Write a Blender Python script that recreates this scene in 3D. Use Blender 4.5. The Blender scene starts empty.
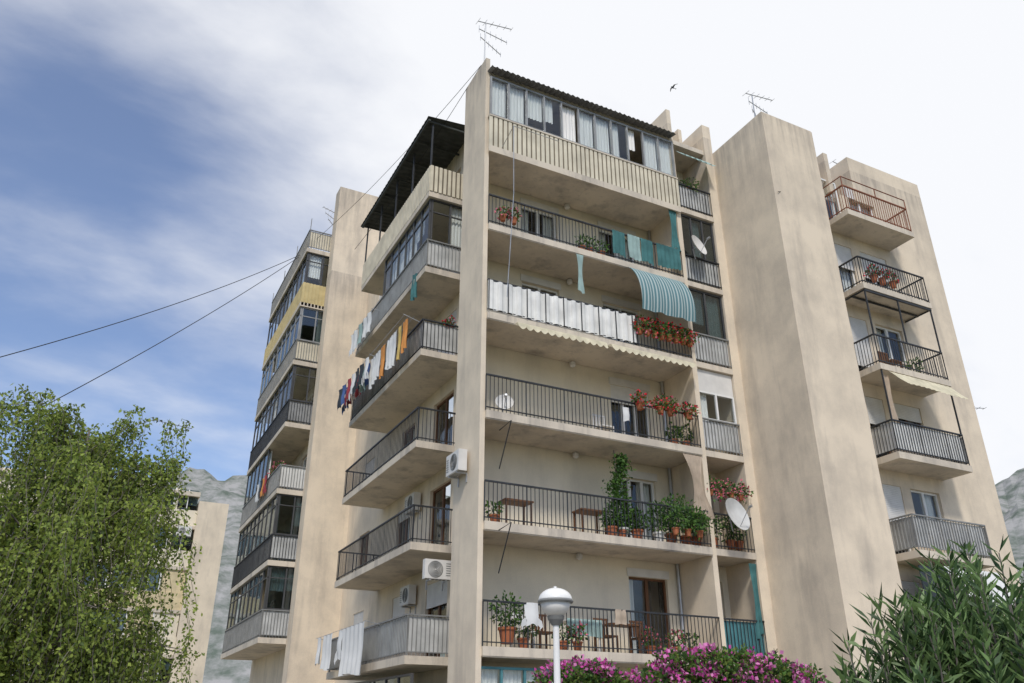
import bpy, math, random
import numpy as np
from mathutils import Vector, noise as mnoise
random.seed(7); rng=np.random.default_rng(7)
R=math.radians
scene=bpy.context.scene
# ------------------------------------------------------------ materials
def nt_new(name):
    m=bpy.data.materials.new(name); m.use_nodes=True
    nt=m.node_tree; bs=nt.nodes['Principled BSDF']
    return m,nt,bs
def mat(name,col,rough=.8,metal=0.,var=.18,scale=3.,bump=0.,sc3=(1,1,1),spec=.3,trans=0.):
    m,nt,bs=nt_new(name); N=nt.nodes; L=nt.links
    tc=N.new('ShaderNodeTexCoord'); mp=N.new('ShaderNodeMapping'); mp.inputs['Scale'].default_value=sc3
    L.new(tc.outputs['Object'],mp.inputs[0])
    no=N.new('ShaderNodeTexNoise'); no.inputs['Scale'].default_value=scale; no.inputs['Detail'].default_value=3
    L.new(mp.outputs[0],no.inputs['Vector'])
    mr=N.new('ShaderNodeMapRange'); mr.inputs[1].default_value=.3; mr.inputs[2].default_value=.7
    mr.inputs[3].default_value=1-var; mr.inputs[4].default_value=1+var
    L.new(no.outputs[0],mr.inputs[0])
    mx=N.new('ShaderNodeVectorMath'); mx.operation='SCALE'; mx.inputs[0].default_value=col
    L.new(mr.outputs[0],mx.inputs['Scale']); L.new(mx.outputs[0],bs.inputs['Base Color'])
    bs.inputs['Roughness'].default_value=rough; bs.inputs['Metallic'].default_value=metal
    bs.inputs['Specular IOR Level'].default_value=spec
    if bump:
        bp=N.new('ShaderNodeBump'); bp.inputs['Strength'].default_value=bump; bp.inputs['Distance'].default_value=.02
        L.new(no.outputs[0],bp.inputs['Height']); L.new(bp.outputs[0],bs.inputs['Normal'])
    if trans:
        out=N['Material Output']; tr=N.new('ShaderNodeBsdfTranslucent'); L.new(mx.outputs[0],tr.inputs[0])
        ms=N.new('ShaderNodeMixShader'); ms.inputs[0].default_value=trans
        L.new(bs.outputs[0],ms.inputs[1]); L.new(tr.outputs[0],ms.inputs[2]); L.new(ms.outputs[0],out.inputs[0])
    return m
def plaster(name,col,streak=.2,blotch=.12,top=None,fine=.05,topamt=.28):
    m,nt,bs=nt_new(name); N=nt.nodes; L=nt.links
    tc=N.new('ShaderNodeTexCoord')
    def nz(sc,s3,det=4):
        mp=N.new('ShaderNodeMapping'); mp.inputs['Scale'].default_value=s3; L.new(tc.outputs['Object'],mp.inputs[0])
        n=N.new('ShaderNodeTexNoise'); n.inputs['Scale'].default_value=sc; n.inputs['Detail'].default_value=det; n.inputs['Roughness'].default_value=.62
        L.new(mp.outputs[0],n.inputs['Vector']); return n.outputs[0]
    def mr(src,a,b,c,d):
        q=N.new('ShaderNodeMapRange'); q.inputs[1].default_value=a;q.inputs[2].default_value=b;q.inputs[3].default_value=c;q.inputs[4].default_value=d
        L.new(src,q.inputs[0]); return q.outputs[0]
    def op(o,x,y):
        q=N.new('ShaderNodeMath'); q.operation=o
        for i,v in enumerate((x,y)):
            if isinstance(v,(int,float)): q.inputs[i].default_value=v
            else: L.new(v,q.inputs[i])
        return q.outputs[0]
    n1=nz(1.,(1.5,1.5,.28)); n2=nz(.7,(1,1,1),8); n3=nz(38,(1,1,1),2); n5=nz(1.,(6,6,.5),3)
    s=mr(n1,.52,.76,1,1-streak); b=mr(n2,.32,.68,1-blotch,1+blotch); g=mr(n3,.3,.7,.95,1.05); s2=mr(n5,.55,.75,1,1-fine)
    f=op('MULTIPLY',op('MULTIPLY',s,b),op('MULTIPLY',g,s2))
    if top:
        sp=N.new('ShaderNodeSeparateXYZ'); L.new(tc.outputs['Object'],sp.inputs[0])
        for (za,zb) in top:
            hgt=mr(sp.outputs[2],za,zb,0,1)
            hgt=op('MULTIPLY',op('POWER',hgt,2.),op('LESS_THAN',sp.outputs[2],zb+.15))
            f=op('MULTIPLY',f,op('SUBTRACT',1,op('MULTIPLY',hgt,mr(n5,.36,.66,.05,topamt))))
    mx=N.new('ShaderNodeMix'); mx.data_type='RGBA'
    mx.inputs[6].default_value=(col[0]*.36,col[1]*.37,col[2]*.42,1); mx.inputs[7].default_value=(col[0]*1.08,col[1]*1.07,col[2]*1.06,1)
    L.new(mr(f,.40,1.08,0,1),mx.inputs[0]); L.new(mx.outputs[2],bs.inputs['Base Color'])
    bs.inputs['Roughness'].default_value=.92; bs.inputs['Specular IOR Level'].default_value=.2
    return m
def glassmat(name,tint,base=.12,k=.6):
    m,nt,bs=nt_new(name); N=nt.nodes; L=nt.links; N.remove(bs)
    tr=N.new('ShaderNodeBsdfTransparent'); tr.inputs[0].default_value=(*tint,1)
    gl=N.new('ShaderNodeBsdfGlossy'); gl.inputs['Roughness'].default_value=.03; gl.inputs[0].default_value=(.9,.93,.95,1)
    lw=N.new('ShaderNodeLayerWeight'); lw.inputs[0].default_value=.5
    pw=N.new('ShaderNodeMath'); pw.operation='POWER'; pw.inputs[1].default_value=3.5; L.new(lw.outputs['Facing'],pw.inputs[0])
    ad=N.new('ShaderNodeMath'); ad.operation='MULTIPLY_ADD'; ad.inputs[1].default_value=k; ad.inputs[2].default_value=base; ad.use_clamp=True
    L.new(pw.outputs[0],ad.inputs[0])
    no=N.new('ShaderNodeTexNoise'); no.inputs['Scale'].default_value=1.1; no.inputs['Detail'].default_value=1
    tc=N.new('ShaderNodeTexCoord'); L.new(tc.outputs['Object'],no.inputs['Vector'])
    bp=N.new('ShaderNodeBump'); bp.inputs['Strength'].default_value=.25; bp.inputs['Distance'].default_value=.05
    L.new(no.outputs[0],bp.inputs['Height']); L.new(bp.outputs[0],gl.inputs['Normal'])
    ms=N.new('ShaderNodeMixShader'); L.new(ad.outputs[0],ms.inputs[0]); L.new(tr.outputs[0],ms.inputs[1]); L.new(gl.outputs[0],ms.inputs[2])
    L.new(ms.outputs[0],N['Material Output'].inputs[0]); return m
M={}
M['wall']=plaster('plaster_cream',(.70,.605,.47),.22,.13,[(16.5,20.7)],.05)
M['wall2']=plaster('plaster_loggia',(.74,.67,.53),.12,.09,None,.03)
M['tower']=plaster('plaster_tower',(.69,.59,.455),.24,.15,[(15.5,20.2),(20.25,24.9)],.06)
M['slab']=plaster('concrete_slab',(.60,.53,.43),.4,.2,None,.2)
M['bar']=mat('painted_iron',(.035,.037,.04),.5,var=.3)
M['barg']=mat('grey_iron',(.22,.22,.21),.5)
M['rust']=mat('rusty_iron',(.25,.10,.06),.8)
M['white']=mat('white_sheet_panel',(.70,.69,.65),.6,var=.16,scale=2)
M['whitepaint']=mat('white_paint',(.75,.74,.71),.5,var=.06)
M['beige']=mat('beige_corrugated',(.62,.56,.43),.7,var=.15,scale=2)
M['groove']=mat('panel_groove',(.17,.14,.10),.8,var=.2)
M['greyp']=mat('grey_corrugated',(.48,.48,.46),.7,var=.22,scale=2)
M['ochre']=mat('ochre_panel',(.56,.45,.22),.7,var=.15)
M['paleochre']=mat('pale_ochre_panel',(.60,.50,.31),.8,var=.12)
M['tealp']=mat('teal_panel',(.07,.20,.22),.6)
M['teal']=mat('teal_cloth',(.07,.19,.19),.9,var=.25,trans=.2)
M['tealw']=mat('pale_teal_cloth',(.38,.52,.49),.9,trans=.25)
M['cream']=mat('cream_cloth',(.74,.68,.50),.9,trans=.3)
M['cwhite']=mat('white_cloth',(.8,.8,.78),.9,var=.05,trans=.2)
M['corange']=mat('orange_cloth',(.75,.33,.10),.9,trans=.2)
M['cyellow']=mat('yellow_cloth',(.72,.52,.18),.9,trans=.2)
M['cblue']=mat('blue_cloth',(.07,.12,.28),.9)
M['cred']=mat('red_cloth',(.32,.05,.06),.9)
M['cdark']=mat('dark_cloth',(.04,.05,.06),.9)
M['cbrown']=mat('tan_cloth',(.52,.42,.32),.9,trans=.2)
M['curtain']=mat('curtain_fabric',(.80,.78,.74),.9,var=.10,sc3=(6,6,.4))
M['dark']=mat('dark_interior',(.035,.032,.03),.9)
M['dim']=mat('dim_interior',(.12,.105,.09),.9)
M['shutter']=mat('roller_shutter',(.66,.64,.60),.6,var=.08)
M['glass']=glassmat('window_glass',(.92,.94,.94),.04,.30)
M['glassb']=glassmat('dark_glass',(.50,.57,.58),.08,.5)
M['wood']=mat('brown_wood',(.14,.065,.03),.55,var=.3,sc3=(8,8,.6))
M['alum']=mat('dark_frame',(.07,.07,.07),.4)
M['alugrey']=mat('aluminium_frame',(.30,.30,.29),.4,metal=.2)
M['terra']=mat('terracotta',(.38,.13,.06),.8)
M['roof']=mat('fibre_cement_sheet',(.20,.19,.18),.9,var=.25)
M['canopy']=mat('canopy_sheet',(.06,.065,.06),.9,var=.3)
M['metal']=mat('galvanised_metal',(.45,.46,.47),.45,metal=.6)
M['plasticw']=mat('off_white_plastic',(.66,.64,.60),.45,var=.08)
M['dishg']=mat('grey_dish_paint',(.55,.55,.53),.5,var=.12)
M['plasticg']=mat('grille_plastic',(.18,.18,.17),.6)
M['globe']=mat('lamp_globe',(.80,.79,.75),.3,var=.04,spec=.5)
M['leaf1']=mat('birch_leaf_light',(.31,.38,.08),.6,var=.3,trans=.45)
M['leaf2']=mat('birch_leaf_mid',(.19,.26,.055),.6,var=.3,trans=.4)
M['leaf3']=mat('birch_leaf_dark',(.08,.12,.03),.6,var=.3,trans=.3)
M['ole1']=mat('oleander_leaf_light',(.16,.25,.085),.45,var=.25,trans=.3)
M['ole2']=mat('oleander_leaf_dark',(.05,.095,.032),.45,var=.25,trans=.2)
M['pl1']=mat('plant_leaf',(.10,.20,.04),.6,trans=.35)
M['pl2']=mat('plant_leaf_dark',(.04,.09,.025),.6,trans=.25)
M['mag']=mat('magenta_bract',(.60,.08,.36),.7,trans=.3)
M['mag2']=mat('pink_bract',(.76,.27,.54),.7,trans=.3)
M['redf']=mat('red_petal',(.70,.03,.05),.7,trans=.25)
M['pinkf']=mat('pink_petal',(.7,.18,.25),.7,trans=.25)
M['bark']=mat('bark',(.16,.14,.12),.9,var=.5,scale=6,bump=.5)
M['black']=mat('black_cable',(.02,.02,.02),.6)
M['grass']=mat('grass_ground',(.09,.10,.05),.95,var=.4,scale=1.5,bump=.3)
M['pave']=mat('paving',(.32,.30,.265),.9,var=.2,scale=4)
M['asphalt']=mat('asphalt',(.05,.05,.052),.95,var=.2,scale=20)
def stripemat(name,c1,c2,freq,axis):
    m,nt,bs=nt_new(name); N=nt.nodes; L=nt.links
    tc=N.new('ShaderNodeTexCoord'); sp=N.new('ShaderNodeSeparateXYZ'); L.new(tc.outputs['Object'],sp.inputs[0])
    a=N.new('ShaderNodeMath');a.operation='MULTIPLY';a.inputs[1].default_value=freq;L.new(sp.outputs[axis],a.inputs[0])
    f=N.new('ShaderNodeMath');f.operation='FRACT';L.new(a.outputs[0],f.inputs[0])
    g=N.new('ShaderNodeMath');g.operation='GREATER_THAN';g.inputs[1].default_value=.6;L.new(f.outputs[0],g.inputs[0])
    mx=N.new('ShaderNodeMix');mx.data_type='RGBA';mx.inputs[6].default_value=(*c1,1);mx.inputs[7].default_value=(*c2,1)
    L.new(g.outputs[0],mx.inputs[0]);L.new(mx.outputs[2],bs.inputs['Base Color']);bs.inputs['Roughness'].default_value=.9
    return m
M['awn']=stripemat('striped_awning_fabric',(.10,.20,.22),(.40,.47,.45),9,0)

# ------------------------------------------------------------ builders
class Bld:
    def __init__(s,name,m,parent=None):
        s.name=name;s.m=m;s.parent=parent;s.v=[];s.f=[];s.smooth=False
    def box(s,x0,x1,y0,y1,z0,z1):
        if x0>x1:x0,x1=x1,x0
        if y0>y1:y0,y1=y1,y0
        i=len(s.v)
        s.v+=[(x0,y0,z0),(x1,y0,z0),(x1,y1,z0),(x0,y1,z0),(x0,y0,z1),(x1,y0,z1),(x1,y1,z1),(x0,y1,z1)]
        s.f+=[(i,i+3,i+2,i+1),(i+4,i+5,i+6,i+7),(i,i+1,i+5,i+4),(i+1,i+2,i+6,i+5),(i+2,i+3,i+7,i+6),(i+3,i,i+4,i+7)]
    def tube(s,pts,rad,n=6):
        pts=[Vector(p) for p in pts]
        if not isinstance(rad,(list,tuple)): rad=[rad]*len(pts)
        base=len(s.v)
        for k,p in enumerate(pts):
            d=(pts[min(k+1,len(pts)-1)]-pts[max(k-1,0)]).normalized()
            u=d.orthogonal().normalized(); 
            if k==0: pu=u
            else:
                u=(pu-d*pu.dot(d)); u=u.normalized() if u.length>1e-4 else d.orthogonal().normalized(); pu=u
            w=d.cross(u)
            for j in range(n):
                a=2*math.pi*j/n; q=p+(u*math.cos(a)+w*math.sin(a))*rad[k]; s.v.append(tuple(q))
        for k in range(len(pts)-1):
            for j in range(n):
                a=base+k*n+j;b=base+k*n+(j+1)%n
                s.f.append((a,b,b+n,a+n))
        s.f.append(tuple(base+j for j in range(n-1,-1,-1)));s.f.append(tuple(base+(len(pts)-1)*n+j for j in range(n)))
    def lathe(s,cx,cy,prof,n=20):
        base=len(s.v)
        for r,z in prof:
            for j in range(n):
                a=2*math.pi*j/n; s.v.append((cx+r*math.cos(a),cy+r*math.sin(a),z))
        for k in range(len(prof)-1):
            for j in range(n):
                a=base+k*n+j;b=base+k*n+(j+1)%n; s.f.append((a,b,b+n,a+n))
        s.f.append(tuple(base+j for j in range(n-1,-1,-1)));s.f.append(tuple(base+(len(prof)-1)*n+j for j in range(n)))
    def grid(s,P):
        nu=len(P);nv=len(P[0]);b=len(s.v)
        for r in P: s.v+= [tuple(q) for q in r]
        for i in range(nu-1):
            for j in range(nv-1):
                a=b+i*nv+j; s.f.append((a,a+1,a+nv+1,a+nv))
    def done(s):
        if not s.v: return None
        me=bpy.data.meshes.new(s.name); me.from_pydata(s.v,[],s.f); me.update()
        me.materials.append(M[s.m] if isinstance(s.m,str) else s.m)
        if s.smooth: me.polygons.foreach_set('use_smooth',[True]*len(me.polygons))
        o=bpy.data.objects.new(s.name,me); scene.collection.objects.link(o)
        if s.parent: o.parent=s.parent
        return o
def empty(name,loc=(0,0,0)):
    e=bpy.data.objects.new(name,None); e.empty_display_size=.3; scene.collection.objects.link(e); return e

APT=empty('apartment_building')
parts={}
def P(name,m):
    k=(name,m)
    if k not in parts: parts[k]=Bld(name,m,APT)
    return parts[k]
def lbox(b,ax,f,u0,u1,d0,d1,z0,z1):
    if ax=='x': b.box(u0,u1,f+d0,f+d1,z0,z1)
    else: b.box(f+d0,f+d1,u0,u1,z0,z1)
def wall_holes(b,ax,f,th,u0,u1,z0,z1,holes):
    us=sorted(set([u0,u1]+[h[0] for h in holes]+[h[1] for h in holes]))
    for a,c in zip(us[:-1],us[1:]):
        mid=(a+c)/2; hs=sorted([(h[2],h[3]) for h in holes if h[0]<mid<h[1]])
        z=z0
        for q,w in hs:
            if q>z+1e-4: lbox(b,ax,f,a,c,0,th,z,q)
            z=w
        if z<z1-1e-4: lbox(b,ax,f,a,c,0,th,z,z1)
def window(ax,f,u0,u1,z0,z1,fr='whitepaint',n=2,curt=.7,shut=0.,glass='glass',th=.25):
    F=P('window_frames_'+fr,fr);w=.06
    d0,d1=.10,.16
    lbox(F,ax,f,u0,u1,d0,d1,z0,z0+w);lbox(F,ax,f,u0,u1,d0,d1,z1-w,z1)
    for i in range(n+1):
        c=u0+(u1-u0)*i/n; a=max(u0,c-w*.8);e=min(u1,c+w*.8)
        if i==0:a,e=u0,u0+w
        if i==n:a,e=u1-w,u1
        lbox(F,ax,f,a,e,d0-.004,d1+.004,z0+w,z1-w)
    lbox(P('window_panes',glass),ax,f,u0+w,u1-w,.128,.134,z0+w,z1-w)
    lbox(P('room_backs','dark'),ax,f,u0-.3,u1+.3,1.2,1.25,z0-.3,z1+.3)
    if curt>0:
        C=P('curtains','curtain')
        for side in (0,1):
            if random.random()<curt:
                ww=(u1-u0)*random.uniform(.2,.5); a=u0 if side==0 else u1-ww
                curtain(C,ax,f+.3,a,a+ww,z0,z1)
    if shut>0:
        S=P('roller_shutters','shutter'); z=z1
        while z>z1-(z1-z0)*shut:
            lbox(S,ax,f,u0,u1,.03,.06,z-.052,z); z-=.056
    lbox(P('window_sills','slab'),ax,f,u0-.06,u1+.06,-.05,.09,z0-.06,z0)
def curtain(b,ax,f,u0,u1,z0,z1,amp=.03,per=.13):
    n=max(6,int((u1-u0)/.03)); P_=[]
    for i in range(n+1):
        u=u0+(u1-u0)*i/n; d=amp*math.sin(2*math.pi*u/per)+random.uniform(-.006,.006)
        row=[]
        for z in (z0,z1):
            row.append((u,f+d,z) if ax=='x' else (f+d,u,z))
        P_.append(row)
    b.grid(P_)
def rail(ax,f,u0,u1,z,kind='bars',h=1.0,name='balcony_railings'):
    m='bar'
    if kind.startswith('g'): m='barg'
    if kind.startswith('r'): m='rust'
    B=P(name,m)
    lbox(B,ax,f,u0,u1,-.025,.025,z+h-.04,z+h)
    lbox(B,ax,f,u0,u1,-.015,.015,z+.08,z+.105)
    n=max(2,int(round((u1-u0)/.115)))
    for i in range(n+1):
        u=u0+(u1-u0)*i/n; w=.0075 if i%10 else .015
        j=random.uniform(-.004,.004)
        if kind.endswith('wave'):
            if i%5==0: lbox(B,ax,f,u-.012,u+.012,-.11,-.088,z+.05,z+h-.04)
            continue
        lbox(B,ax,f,u-w+j,u+w+j,-.008,.008,z+.0,z+h-.04)
    if ':' in kind:
        pm=kind.split(':')[1]
        if pm=='wave':
            Q=P('railing_corrugated_sheets','white');n=int((u1-u0)/.02);rows=[]
            for i in range(n+1):
                u=u0+(u1-u0)*i/n;ph=2*math.pi*u/.29;d=-.045+.035*math.tanh(2.2*math.sin(ph))
                rows.append([((u,f+d,q) if ax=='x' else (f+d,u,q)) for q in (z+.06+.01*math.sin(u*3),z+h-.05)])
            Q.grid(rows)
        else:
            Q=P('railing_panels_'+pm,pm);u=u0+.02
            while u<u1-.1:
                d=random.uniform(0,.006)
                lbox(Q,ax,f,u,u+.085,.03+d,.045+d,z+.10,z+h-.06); 
                lbox(Q,ax,f,u+.085,u+.115,.05,.056,z+.10,z+h-.06); u+=.115
def slats(ax,f,u0,u1,z0,z1,m,pw=.10,gw=.055):
    Q=P('balcony_cladding_'+m,m);G=P('balcony_cladding_grooves','groove' if m=='beige' else m);u=u0
    while u<u1-.02:
        e=min(u+pw,u1); lbox(Q,ax,f,u,e,-.02,0.012,z0,z1)
        if e<u1: lbox(G,ax,f,e,min(e+gw,u1),.0,.010,z0+.003,z1-.003)
        u+=pw+gw
def glaze(ax,f,u0,u1,z0,z1,n,fr='alugrey',glass='glass',curt=.6,transom=.0,open_=0.):
    F=P('glazing_frames_'+fr,fr);w=.055
    lbox(F,ax,f,u0,u1,-.03,.03,z0,z0+w);lbox(F,ax,f,u0,u1,-.03,.03,z1-w,z1)
    if transom: lbox(F,ax,f,u0,u1,-.026,.026,z1-transom,z1-transom+.04)
    for i in range(n+1):
        c=u0+(u1-u0)*i/n; a,e=c-w/2,c+w/2
        if i==0:a,e=u0,u0+w
        if i==n:a,e=u1-w,u1
        lbox(F,ax,f,a,e,-.034,.034,z0+w,z1-w)
        if i<n:
            if random.random()>=open_:
                tilt=random.uniform(-.006,.006)
                lbox(P('glazing_panes',glass),ax,f+tilt,c+.01,c+(u1-u0)/n-.01,-.003,.003,z0+w,z1-w)
            if random.random()<curt:
                k=(u1-u0)/n
                zz=z0 if random.random()<.75 else z0+(z1-z0)*random.uniform(.2,.5)
                curtain(P('curtains','curtain'),ax,f+.12,c+.03,c+k*random.choice([.6,.95,.95]),zz,z1-.03,amp=.02,per=.11)

H=2.8
def Z(k): return 3.4+H*(k-1)
FT=.14; XE=6.95; XF=7.12; XG=8.55; XT=8.9
W=P('walls','wall'); WL=P('loggia_walls','wall2'); T=P('tower_walls','tower'); S=P('balcony_slabs','slab')
W.box(0,FT,0,1.5,0,20.75); W.box(0,.9,1.5,1.56,0,20.75)
W.box(FT,.9,.9,1.497,20.45,20.75)
W.box(XE,XF,-.02,1.5,0,21.45)
W.box(XG,XT,.02,1.5,0,21.4)
W.box(7.85,8.0,.5,1.5,20.3,21.3)
W.box(.9,XT,1.75,14.3,20.3,20.55)
holes=[]
fh={1:[(5.25,6.55,0,2.15)],2:[(5.1,6.4,0,2.15)],3:[(5.0,6.4,0,2.2)],4:[(4.9,6.3,0,2.2),(2.0,3.3,.9,2.2)],5:[(4.9,6.3,0,2.2),(2.0,3.3,.9,2.2)],6:[(3.,6.3,0,2.2)]}
for k,l in fh.items():
    for (a,b,c,d) in l:
        holes.append((a,b,Z(k)+c+.02,Z(k)+d))
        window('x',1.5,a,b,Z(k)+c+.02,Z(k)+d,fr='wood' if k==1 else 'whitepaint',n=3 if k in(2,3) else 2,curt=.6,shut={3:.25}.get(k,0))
        if k<6:
            lbox(P('shutter_boxes','shutter'),'x',1.5,a-.05,b+.05,-.04,.0,Z(k)+d+.002,Z(k)+d+.22)
holes.append((3.2,6.2,.3,2.6)); window('x',1.5,3.2,6.2,.3,2.6,n=3)
wall_holes(WL,'x',1.5,.24,.9,XF,0,20.3,[h for h in holes])
WL.box(FT,.9,1.47,1.497,0,20.3)
nh=[]
for k in range(1,7):
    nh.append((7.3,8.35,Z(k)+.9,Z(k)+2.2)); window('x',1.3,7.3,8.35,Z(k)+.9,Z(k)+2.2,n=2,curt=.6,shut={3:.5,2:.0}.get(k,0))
wall_holes(WL,'x',1.3,.19,XF,XG,0,20.3,nh)
for k in range(1,8):
    z=Z(k)
    if k<7:
        S.box(FT,XE,-.08,1.47,z-.2,z)
        S.box(XF,XG,.0,1.3,z-.18,z)
        S.box(FT+.01,XE-.01,-.06,-.02,z-.225,z-.2)
    else:
        S.box(FT,XE,.0,1.47,20.12,20.3); S.box(XF,XG,.1,1.3,20.1,20.28)
rail('x',-.04,FT,XE,Z(1),'bars'); rail('x',-.04,FT,XE,Z(2),'bars'); rail('x',-.04,FT,XE,Z(3),'bars')
rail('x',-.04,FT,4.9,Z(4),'bars:wave'); rail('x',-.04,4.9,XE,Z(4),'bars'); rail('x',-.04,FT,XE,Z(5),'bars')
slats('x',-.12,.08,XE+.1,Z(6)-.12,Z(6)+.98,'beige',.11,.05)
S.box(.08,XE+.1,-.14,-.09,Z(6)-.34,Z(6)-.12)
P('window_ledge','slab').box(.08,XE+.1,-.16,-.02,Z(6)+.98,Z(6)+1.03)
glaze('x',-.1,.1,XE+.05,Z(6)+1.03,Z(6)+2.55,11,curt=.95,transom=0,open_=.08,fr='alugrey')
Rf=P('corrugated_roof','roof')
nn=120;rows=[]
for i in range(nn+1):
    x=.05+(XE+.05)*i/nn; dz=.03*math.sin(2*math.pi*x/.18)
    rows.append([(x,-.36,20.12+dz),(x,1.6,20.52+dz),])
Rf.grid(rows); 
rows=[[(a,b,c+.012) for a,b,c in r] for r in rows]; Rf.grid(rows)
W.box(FT,XE,1.38,1.49,20.3,20.42)
rail('x',.03,XF,XG,Z(1),'bars:tealp'); rail('x',.03,XF,XG,Z(2),'bars'); rail('x',.03,XF,XG,Z(3),'g:greyp')
rail('x',.03,XF,XG,Z(4),'g:greyp'); rail('x',.03,XF,XG,Z(5),'bars:greyp'); rail('x',.03,XF,XG,Z(6),'bars:greyp')
glaze('x',.12,XF+.02,XG-.02,Z(4)+1.0,Z(4)+2.6,2,fr='alum',glass='glassb',curt=.5)
glaze('x',.12,XF+.02,XG-.02,Z(3)+1.0,Z(3)+1.9,2,fr='whitepaint',glass='glass',curt=.8)
P('shutter_box','shutter').box(XF+.02,XG-.02,.1,.3,Z(3)+1.9,Z(3)+2.6)
glaze('x',.12,XF+.02,XG-.02,Z(5)+1.0,Z(5)+2.6,3,fr='alum',glass='glassb',curt=.2,open_=.3)
sh=[]
for k in range(0,7):
    z=Z(k) if k else .6
    for (a,b,c,d) in [(3.9,5.5,.02,2.15),(7.2,8.4,.9,2.15),(11.4,12.6,.9,2.15)]:
        if k==0: c=.8
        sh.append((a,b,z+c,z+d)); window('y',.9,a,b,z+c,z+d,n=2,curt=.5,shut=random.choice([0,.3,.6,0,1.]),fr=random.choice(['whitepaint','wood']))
wall_holes(W,'y',.9,.24,1.75,14.3,0,20.3,sh)
XS=-.55;Y0=2.95;Y1=10.0
for k in range(1,7):
    z=Z(k); S.box(XS-.04,.9,Y0-.02,Y1,z-.2,z)
kinds={1:'g:greyp',2:'bars',3:'bars',4:'bars:greyp',5:'g:greyp'}
for k,kd in kinds.items():
    z=Z(k); rail('y',XS,Y0,Y1,z,kd); rail('x',Y0+.02,XS+.03,.9,z,kd); rail('x',Y1-.05,XS+.03,.9,z,kd)
z=Z(6)
slats('y',XS-.03,Y0,Y1,z-.0,z+1.0,'beige'); slats('x',Y0-.03,XS-.03,.9,z-.0,z+1.0,'beige')
glaze('y',XS+.08,Y0+.1,7.4,Z(5)+1.0,Z(5)+2.6,6,fr='alum',glass='glass',curt=.7,transom=.5)
glaze('x',Y0+.12,XS+.12,.88,Z(5)+1.0,Z(5)+2.6,2,fr='alum',glass='glass',curt=.7,transom=.5)
C=P('canopy','canopy'); rows=[]
for i in range(90):
    y=Y0-.15+(Y1+.2-Y0+.15)*i/89; dz=.02*math.sin(2*math.pi*i/3.)
    rows.append([(XS-.25,y,20.25+dz),(.95,y,20.42+dz)])
C.grid(rows); C.grid([[(a,b,c+.02) for a,b,c in r] for r in rows])
C.box(XS-.22,XS-.14,Y0-.1,Y1+.1,20.14,20.21)
for y in np.linspace(Y0,Y1,7): C.box(XS-.14,.9,y-.03,y+.03,20.16,20.22)
for y in np.linspace(Y0+.05,Y1-.05,5): P('canopy_posts','bar').box(XS-.02,XS+.03,y-.025,y+.025,Z(6)+.98,20.15)
# ---- right tower
T.box(XT,11.15,-2.45,12,0,20.2)
P('tower_coping','slab').box(XT+.02,11.13,-2.43,11.9,20.2,20.25)
# ---- right wing
YW=-1.4; XR=17.9
rh=[]
for k in range(1,7):
    z=Z(k)
    for (a,b,c,d) in [(12.5,13.3,.02,2.15),(13.7,15.0,.9,2.15)]:
        rh.append((a,b,z+c,z+d)); window('x',YW,a,b,z+c,z+d,n=1 if a<13 else 2,curt=.5,fr='whitepaint' if k!=3 else 'wood',shut=random.choice([0,.4,.8]))
wall_holes(T,'x',YW,.24,11.15,XR,0,19.0,rh)
T.box(14.1,XR,YW,YW+.24,19.0,20.95); T.box(XR-.24,XR,YW+.24,12,0,20.95); T.box(14.1,14.3,YW+.24,6,19.0,20.95)
T.box(11.15,XR-.24,YW+.24,11.8,18.8,19.0)
T.box(11.75,11.9,YW-.02,YW+1.6,19.0,20.6); T.box(12.85,13.05,YW+.0,YW+1.6,19.0,20.7); T.box(11.9,12.85,YW+1.2,YW+1.4,19.0,20.1)
P('wall_backs','wall').box(11.15,XR-.24,11.8,12,0,18.8)
for k in range(2,7):
    z=Z(k); a,b=12.2,15.3
    S.box(a-.04,b+.04,-2.44,YW,z-.2,z)
    kd={6:'rust',5:'bars',4:'bars',3:'bars:white',2:'g:greyp'}[k]
    rail('x',-2.4,a,b,z,kd); rail('y',a,-2.4,YW,z,kd); rail('y',b,-2.4,YW,z,kd)
    if k==4:
        A_=P('awning_posts','bar')
        for q in (a+.02,b-.02,13.7): A_.box(q-.02,q+.02,-2.41,-2.37,z+1,z+2.52)
        A_.box(a,b,-2.42,-2.36,z+2.52,z+2.58)
        A_.box(a,b,-1.92,-1.87,z+2.52,z+2.57)
        for q in (a+.02,b-.02): A_.box(q-.02,q+.02,-2.36,YW,z+2.53,z+2.57)
    if k==3:
        A_=P('awning_posts','bar')
        for q in (a+.02,b-.02): A_.box(q-.02,q+.02,-2.41,-2.37,z+1,z+2.6)
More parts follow.
